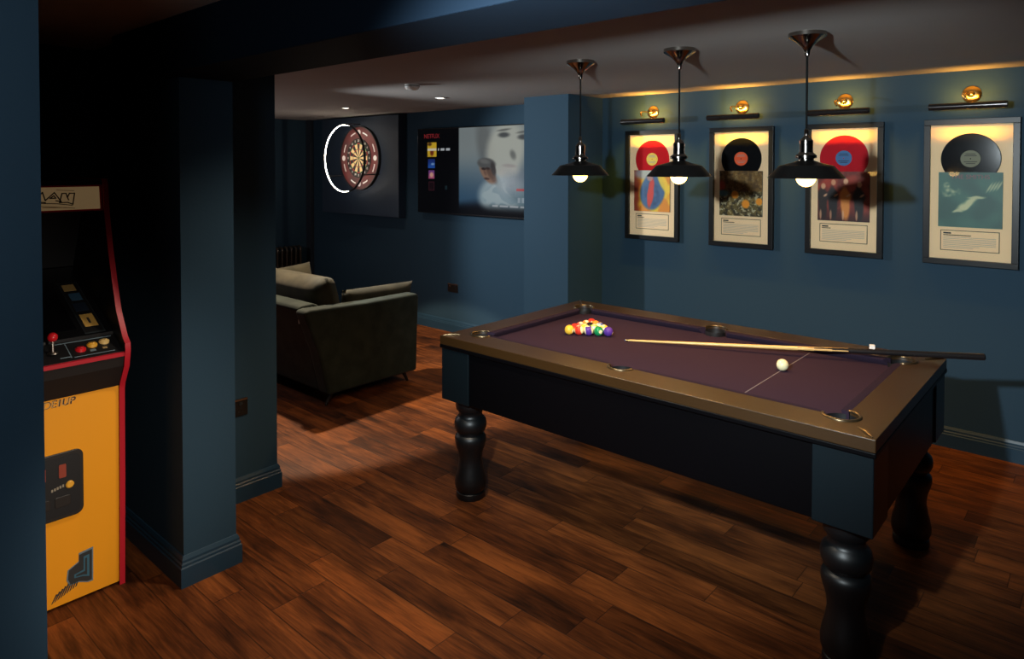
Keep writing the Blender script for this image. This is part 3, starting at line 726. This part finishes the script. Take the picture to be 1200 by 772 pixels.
MB().lathe([(0,0),(.052,0),(.052,-.018),(.046,-.030),(.030,-.038),(0,-.040)],(0,0,0),36,cap=False).build('body',M_white,sm,smooth=40)
MB().lathe([(.0525,-.010),(.0535,-.012),(.0525,-.014)],(0,0,0),36,cap=False).build('vent_ring',M_blk,sm,smooth=40)
MB().box(.05,.062,-.004,.004,-.008,0).build('release_tab',M_white,sm,smooth=0)
M_lamp=mat('downlight_lens',(1,1,1),.4,emit=(1,.9,.74),es=7)
for (x,y,lab) in ((3.966,5.648,'small round ceiling downlight close to the dartboard'),(3.90,4.22,'small round ceiling downlight beyond the smoke detector')):
    t=thing('downlight',lab,'ceiling light',(x,y,CZ),0,'recessed ceiling downlights')
    MB().lathe([(.030,-.001),(.044,-.001),(.046,-.004),(.042,-.008),(.030,-.006),(.030,-.001)],(0,0,0),32,cap=False).build('bezel',M_white,t,smooth=40)
    MB().lathe([(0,-.002),(.030,-.002),(.030,-.006),(0,-.009)],(0,0,0),28,cap=False).build('lens',M_lamp,t,smooth=40,label='lit lens')

# ------------------------------------------------------------------ arcade machine
AX0,AX1=.552,1.030
ar=thing('arcade_machine','black arcade cabinet with red edging and yellow front panel','arcade machine',(AX0+.239,3.3,0)); sa=(AX0+.239,3.3,0)
M_ab=mat('black_cabinet',(.008,.008,.009),.5)
M_red=mat('red_edge_trim',s2l((190,28,44)),.4)
M_yel=mat('yellow_front',s2l((250,164,30)),.5,spec=.3)
side=[(3.005,.0),(2.990,.45),(2.984,.80),(2.976,.83),(2.930,.905),(2.915,.975),(2.918,.996),(2.946,1.020),(3.007,1.110),(3.049,1.224),(3.092,1.360),(3.126,1.50),(3.141,1.620),(3.150,1.640),(3.62,1.640),(3.62,0)]
M_as=[M_ab]
for (x0,x1) in ((AX0,AX0+.018),(AX1-.018,AX1)):
    sp=MB().prism(side,'x',x0,x1).build('side_panel',M_ab,ar,shift=sa,smooth=0)
    mb=MB()
    fr=side[:15]
    for a,b_ in zip(fr,fr[1:]):
        pass
    vs=[];fs=[];n=len(fr)
    for i,p in enumerate(fr):
        t_=Vector((fr[min(i+1,n-1)][0]-fr[max(i-1,0)][0],fr[min(i+1,n-1)][1]-fr[max(i-1,0)][1])).normalized(); nn=Vector((-t_.y,t_.x))
        for (dx,dn) in ((x0-.001,-.002),(x0-.001,.004),(x1+.001,.004),(x1+.001,-.002)): vs.append((dx,p[0]+nn.x*dn,p[1]+nn.y*dn))
    for i in range(n-1):
        for j in range(4):
            j2=(j+1)%4; fs.append((i*4+j,i*4+j2,(i+1)*4+j2,(i+1)*4+j))
    fs.append((0,1,2,3)); fs.append(tuple((n-1)*4+j for j in (3,2,1,0)))
    mb.add(vs,fs).build('edge_trim',M_red,sp,shift=sa,smooth=40,label='red edge moulding')
ix_0,ix_1=AX0+.018,AX1-.018
MB().box(ix_0,ix_1,3.60,3.62,0,1.62).build('back_panel',M_ab,ar,shift=sa,smooth=0)
MB().box(ix_0,ix_1,3.16,3.60,1.62,1.636).build('roof_panel',M_ab,ar,shift=sa,smooth=0)
fp=MB().prism([(3.012,.012),(2.998,.45),(2.992,.815),(3.010,.815),(3.03,.012)],'x',ix_0,ix_1).build('front_panel',M_yel,ar,shift=sa,smooth=0,label='yellow front panel')
MB().prism([(2.985,.817),(2.938,.905),(2.928,.945),(3.03,.945),(3.03,.817)],'x',ix_0,ix_1).build('panel_box',mat('dark_panel_box',(.014,.011,.010),.5),ar,shift=sa,smooth=0)
MB().prism([(2.922,.947),(2.921,.962),(2.935,.967),(2.94,.947)],'x',ix_0,ix_1).build('panel_lip',M_red,ar,shift=sa,smooth=0,label='red lip of the control panel')
cpz=lambda y:.966+(y-2.93)*.42
cp=MB().prism([(2.928,.947),(2.928,cpz(2.928)),(3.045,cpz(3.045)),(3.045,.947)],'x',ix_0,ix_1).build('control_panel',M_ab,ar,shift=sa,smooth=0)
M_cline=mat('pale_blue_line',s2l((110,130,140)),.6)
def cpbox(x0,x1,y0,y1,m,name='panel_line'):
    mb=MB(); mb.add([(x,y,cpz(y)+h) for x in (x0,x1) for y in (y0,y1) for h in (.0002,.0012)],[(0,1,3,2),(4,6,7,5),(0,4,5,1),(2,3,7,6),(0,2,6,4),(1,5,7,3)])
    return mb.build(name,m,cp,shift=sa,smooth=0)
cpbox(.80,1.0,3.034,3.037,M_cline); cpbox(.835,.838,2.945,3.030,M_cline); cpbox(.80,.835,2.95,2.953,M_cline); cpbox(.845,.985,2.943,2.945,M_cline)
cpbox(.905,.925,2.962,2.972,M_cline,'panel_mark'); cpbox(.95,.965,2.965,2.975,mat('tan_mark',s2l((170,140,90)),.6),'panel_mark')
M_by=mat('yellow_button',s2l((240,176,60)),.35); M_bc=mat('cream_button',s2l((226,190,120)),.35); M_br=mat('red_button',s2l((220,30,40)),.3)
for x,y,m in ((.877,2.985,M_br),(.921,3.000,M_by),(.966,3.008,M_bc)):
    z=cpz(y); MB().lathe([(0,z-.01),(.019,z-.01),(.019,z+.004),(.016,z+.007),(.014,z+.006),(.012,z+.010),(0,z+.011)],(x,y,0),28,cap=False).build('button',m,cp,shift=sa,smooth=40)
z=cpz(2.99)
js=MB().lathe([(0,z),(.020,z),(.018,z+.004),(.006,z+.008),(.005,z+.05),(0,z+.05)],(.785,2.985,0),24,cap=False).build('joystick',mat('steel_shaft',(.5,.45,.4),.3,metal=1),cp,shift=sa,smooth=40)
MB().sphere((.785,2.985,z+.062),.0175,24,16).build('joystick_ball',M_br,js,shift=sa,smooth=60,label='red ball knob')
# monitor bezel and marquee
MB().prism([(3.046,1.014),(3.046,1.026),(3.54,1.246),(3.56,1.246),(3.56,1.0)],'x',ix_0,ix_1).build('screen_bezel',mat('black_bezel',(.006,.006,.007),.25),ar,shift=sa,smooth=0)
MB().prism([(3.53,1.245),(3.40,1.515),(3.42,1.515),(3.555,1.245)],'x',ix_0,ix_1).build('upper_bezel',M_ab,ar,shift=sa,smooth=0)
def bz(y): return 1.026+(y-3.046)*.220/.494
def bezel_patch(x0,x1,y0,y1,m,name,off=.002):
    n=Vector((0,-.220,.494)).normalized()*off
    vs=[]
    for o_ in (0.2,1):
        for (x,y) in ((x0,y0),(x1,y0),(x1,y1),(x0,y1)): vs.append((x,y+n.y*o_,bz(y)+n.z*o_))
    return MB().add(vs,[(3,2,1,0),(4,5,6,7),(0,1,5,4),(1,2,6,5),(2,3,7,6),(3,0,4,7)]).build(name,m,ar,shift=sa,smooth=0)
bezel_patch(.60,.895,3.09,3.50,mat('dark_glass_screen',(.003,.003,.004),.08),'screen')
M_edge=mat('dim_strip_border',s2l((34,42,46)),.6)
bezel_patch(.915,.988,3.055,3.41,M_edge,'instruction_strip',.0015)
bezel_patch(.918,.985,3.060,3.405,M_ab,'instruction_strip',.0025)
bezel_patch(.928,.975,3.095,3.175,mat('tan_card',s2l((214,168,84)),.6),'instruction_card',.0035)
bezel_patch(.947,.955,3.115,3.150,M_ink_dark,'card_print',.0045)
bezel_patch(.926,.974,3.200,3.255,mat('navy_card',s2l((22,34,50)),.6),'instruction_card',.0035)
bezel_patch(.932,.974,3.275,3.325,mat('blue_card',s2l((50,84,110)),.6),'instruction_card',.0035)
bezel_patch(.925,.970,3.345,3.390,mat('tan_swirl',s2l((170,140,84)),.6),'instruction_card',.0035)
mq=MB().prism([(3.139,1.512),(3.152,1.618),(3.17,1.618),(3.17,1.512)],'x',ix_0,ix_1).build('marquee',M_red,ar,shift=sa,smooth=0)
M_mq=mat('cream_marquee_glass',s2l((214,182,136)),.4,emit=s2l((214,178,126)),es=.13)  # faint emission added to brighten the sign face
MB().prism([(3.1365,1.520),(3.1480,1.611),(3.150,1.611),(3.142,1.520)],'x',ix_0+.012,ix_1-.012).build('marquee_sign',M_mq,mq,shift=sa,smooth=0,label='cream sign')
# the letters, drawn as dark strokes with pale insides
def strokes(paths,w,m,parent,name,y0=3.1345,zr=(1.520,1.611),yd=.0115):
    mb=MB()
    for P in paths:
        for a,b_ in zip(P,P[1:]):
            a=Vector(a);b_=Vector(b_);t_=(b_-a).normalized();n_=Vector((-t_.y,t_.x))*w/2; a=a-t_*w*.4;b_=b_+t_*w*.4
            yy=lambda z:y0+(z-zr[0])/(zr[1]-zr[0])*yd
            vs=[];
            for q in (a+n_,b_+n_,b_-n_,a-n_): vs.append((q.x,yy(q.y),q.y))
            vs+=[(p[0],p[1]+.0012,p[2]) for p in vs[:4]]
            mb.add(vs,[(0,1,2,3),(7,6,5,4),(0,4,5,1),(1,5,6,2),(2,6,7,3),(3,7,4,0)])
    return mb.build(name,m,parent,shift=sa,smooth=0)
M_let=mat('dark_plum_lettering',s2l((40,24,44)),.5)
x0=.758
PT=lambda l:[(x0+a*.001,1.520+b_*.001) for a,b_ in l]
strokes([PT([(0,38),(8,66),(24,50),(42,72),(50,40)]),PT([(0,34),(16,36),(50,32)]),
         PT([(50,40),(82,70),(104,34),(86,38)]),PT([(66,48),(80,58),(86,48),(66,48)]),
         PT([(98,30),(108,66),(122,66),(126,50),(134,66),(152,66),(144,22),(126,30),(98,30)]),PT([(126,50),(130,40)])],.0042,M_let,mq,'lettering')
strokes([PT([(-60,28),(20,30),(90,26),(142,18)])],.003,M_let,mq,'sign_stripe')
strokes([PT([(-190,40),(-190,70),(-160,70),(-160,54),(-190,54)]),PT([(-150,38),(-136,70),(-120,38)]),PT([(-88,66),(-110,66),(-112,40),(-88,40)]),PT([(-60,54),(-30,54)])],.0045,M_let,mq,'lettering')
M_ochre=mat('ochre_line',s2l((150,110,50)),.6)
strokes([PT([(30,18),(150,6)]),PT([(40,12),(120,10)]),PT([(90,80),(150,76)])],.002,M_ochre,mq,'sign_stripe')
# lettering and coin plate on the yellow front
def fy(z): return 3.012+(2.998-3.012)*(z-.012)/.438 if z<.45 else 2.998+(2.992-2.998)*(z-.45)/.365
t=text_mesh('ARCADE1UP',.036,mat('dark_lettering',s2l((30,24,26)),.5),fp,(.757-sa[0],fy(.79)-.0008-sa[1],.796),name='lettering',plane='-y',shear=.15)
t=text_mesh('ARCADE1UP',.033,mat('tan_lettering',s2l((214,160,80)),.5),fp,(.757-sa[0],fy(.79)-.0016-sa[1],.796),name='lettering',plane='-y',bold=False,shear=.15)
def rrect(x0,x1,z0,z1,r,n=6):
    P=[]
    for (cx,cz,a) in ((x1-r,z1-r,0),(x0+r,z1-r,PI/2),(x0+r,z0+r,PI),(x1-r,z0+r,1.5*PI)):
        P+=[(cx+r*math.cos(a+PI/2*k/n),cz+r*math.sin(a+PI/2*k/n)) for k in range(n+1)]
    return P
y_=fy(.47)
M_plate=mat('black_moulded_plate',(.022,.019,.017),.4)
cd=MB().prism(rrect(.700,.884,.352,.606,.028),'y',y_-.007,y_+.004).build('coin_door',M_plate,ar,bevel=.003,shift=sa,smooth=0)
MB().prism(rrect(.712,.872,.366,.592,.020),'y',y_-.0085,y_-.006).build('coin_door_panel',M_ab,cd,shift=sa,smooth=0)
M_or=mat('dull_red_slot',s2l((150,60,40)),.5)
for x in (.745,.812): MB().prism(rrect(x-.012,x+.012,.512,.562,.004),'y',y_-.012,y_-.008).build('coin_slot',M_or,cd,shift=sa,smooth=0,label='dull red coin slot')
for x in (.745,.812): MB().prism(rrect(x-.026,x+.026,.400,.440,.006),'y',y_-.011,y_-.008).build('coin_return',M_plate,cd,bevel=.002,shift=sa,smooth=0)
MB().lathe([(0,y_-.016),(.010,y_-.016),(.014,y_-.012),(.014,y_-.008),(0,y_-.008)],(.836,0,.478),24,axis='y',cap=False).build('coin_button',M_by,cd,shift=sa,smooth=40,label='round yellow button')
mb=MB()
for k in range(5): mb.box(.775+.009*k,.781+.009*k,y_-.0093,y_-.0085,.466+.002*k,.476+.002*k)
mb.build('plate_mark',mat('pale_plate_mark',s2l((150,140,120)),.6),cd,shift=sa,smooth=0)
# bent arrow emblem at the foot of the panel
def decal(poly,m,name,off):
    vs=[(x,fy(z)-off,z) for x,z in poly]; n=len(vs); vs+=[(x,fy(z)-off+.0007,z) for x,z in poly]
    return MB().add(vs,[tuple(range(n)),tuple(range(2*n-1,n-1,-1))]+[(i,(i+1)%n,n+(i+1)%n,n+i) for i in range(n)]).build(name,m,fp,shift=sa,smooth=0)
E_=[(.836,.075),(.868,.075),(.900,.060),(.918,.060),(.918,.196),(.868,.190),(.868,.158),(.830,.138),(.826,.100)]
decal(E_,M_cline,'emblem_border',.0012)
decal([(x+(.872-x)*.10,z+(.118-z)*.10) for x,z in E_],M_ink_dark,'emblem',.0020)
decal([(.852,.098),(.880,.094),(.904,.084),(.904,.172),(.884,.170),(.884,.118),(.852,.112)],mat('slate_blue_print',s2l((60,104,124)),.5),'emblem_core',.0028)
decal([(.858,.102),(.884,.099),(.896,.094),(.896,.162),(.889,.161),(.889,.111),(.858,.108)],M_ink_dark,'emblem_core',.0034)
for k in range(9):
    x=.775+.010*k; decal([(x,.028+.004*k),(x+.006,.032+.004*k),(x+.022,.060+.006*k),(x+.016,.062+.006*k)],M_ink_dark,'hatch_mark',.0012)

# ------------------------------------------------------------------ lights
def light(kind,name,loc,power,color,aim=None,**kw):
    d_=bpy.data.lights.new(name,kind); d_.energy=power; d_.color=color
    for k,v in kw.items(): setattr(d_,k,v)
    o_=bpy.data.objects.new(name,d_); col.objects.link(o_); o_.location=loc
    if aim is not None: o_.rotation_euler=(Vector(aim)-Vector(loc)).to_track_quat('-Z','Y').to_euler()
    return o_
def az(loc,a,e,dist=3): return (loc[0]+dist*math.cos(R(a))*math.cos(R(e)),loc[1]+dist*math.sin(R(a))*math.cos(R(e)),loc[2]+dist*math.sin(R(e)))
K=(.38,.72,1.885)
light('SPOT','key_lamp',K,405,(.84,.96,1.0),az(K,16,-10),spot_size=R(72),spot_blend=.7,shadow_soft_size=.03)
G=(2.30,4.98,1.90)
light('SPOT','lounge_lamp',G,215,(.90,.97,1.0),az(G,-38,-18),spot_size=R(80),spot_blend=.5,shadow_soft_size=.04)
light('SPOT','lounge_floor_fill',(2.9,4.9,2.24),330,(1,.80,.56),(3.05,4.9,0),spot_size=R(84),spot_blend=.10,shadow_soft_size=.04)  # added unseen spot that brightens the far floor, no fitting here
light('POINT','lounge_fill',(2.2,6.45,1.45),22,(1,.86,.86),shadow_soft_size=.12)  # added ambient fill out of view behind the pier, lifts the end wall
light('POINT','near_wall_fill',(-.45,.62,1.95),28,(.9,.95,1.0),shadow_soft_size=.25)  # added unseen fill for the near left wall and beam
F=(.86,.15,1.15)
light('SPOT','arcade_fill',F,150,(1,.90,.78),(.84,3.0,.50),spot_size=R(36),spot_blend=.9,shadow_soft_size=.15)  # added unseen spot from the camera side, brightens the arcade front
light('SPOT','hall_floor_fill',(1.72,2.05,2.25),112,(1,.86,.68),(1.75,2.1,0),spot_size=R(124),spot_blend=1.0,shadow_soft_size=.06)  # added spot out of view behind the beam, brightens floor and sofa
for (x,y) in ((3.966,5.648),(3.90,4.22)):
    light('SPOT','downlight_beam',(x,y,CZ-.012),14,(1,.9,.76),(x,y,0),spot_size=R(110),spot_blend=.6,shadow_soft_size=.02)
for (lab,x,y) in pl:
    light('SPOT','pendant_glow',(x,y,1.603),20,(1,.55,.18),(x,y,0),spot_size=R(150),spot_blend=.3,shadow_soft_size=.02)
for k_,(lab,yc,*_) in enumerate(recs):
    light('AREA','picture_glow',(XW-.168,yc,2.012),(4.0,3.8,3.2,2.3)[k_],((1,.60,.05),(1,.57,.05),(1,.50,.045),(1,.46,.05))[k_],(XW-.02,yc,1.35),shape='RECTANGLE',size=.30,size_y=.02,spread=R(118))
    light('AREA','picture_upglow',(XW-.12,yc,2.075),(3.2,2.6,1.8,1.5)[k_],(1,.48,.07),(XW-.01,yc,2.19),shape='RECTANGLE',size=.20,size_y=.02)

w=bpy.data.worlds.new('dim_room'); sc.world=w; w.use_nodes=True
w.node_tree.nodes['Background'].inputs[0].default_value=(.35,.42,.5,1); w.node_tree.nodes['Background'].inputs[1].default_value=.006

# ------------------------------------------------------------------ camera
cam=bpy.data.cameras.new('camera'); co=bpy.data.objects.new('camera',cam); col.objects.link(co); sc.camera=co
cam.sensor_width=36; cam.lens=803.926/1200*36; cam.shift_y=(211.105-386)/1200; cam.clip_start=.02
yaw,pitch,roll=.721079,-.022021,.00066
f=Vector((math.cos(yaw)*math.cos(pitch),math.sin(yaw)*math.cos(pitch),math.sin(pitch))); r=Vector((math.sin(yaw),-math.cos(yaw),0)); u=r.cross(f)
c_,s_=math.cos(roll),math.sin(roll); r,u=c_*r+s_*u,-s_*r+c_*u
co.matrix_world=Matrix((( r.x,u.x,-f.x,0),(r.y,u.y,-f.y,0),(r.z,u.z,-f.z,1.7),(0,0,0,1)))
vs_=sc.view_settings; sc.display_settings.display_device='sRGB'; vs_.view_transform='Standard'; vs_.look='None'; vs_.exposure=0; vs_.gamma=1; vs_.use_curve_mapping=False
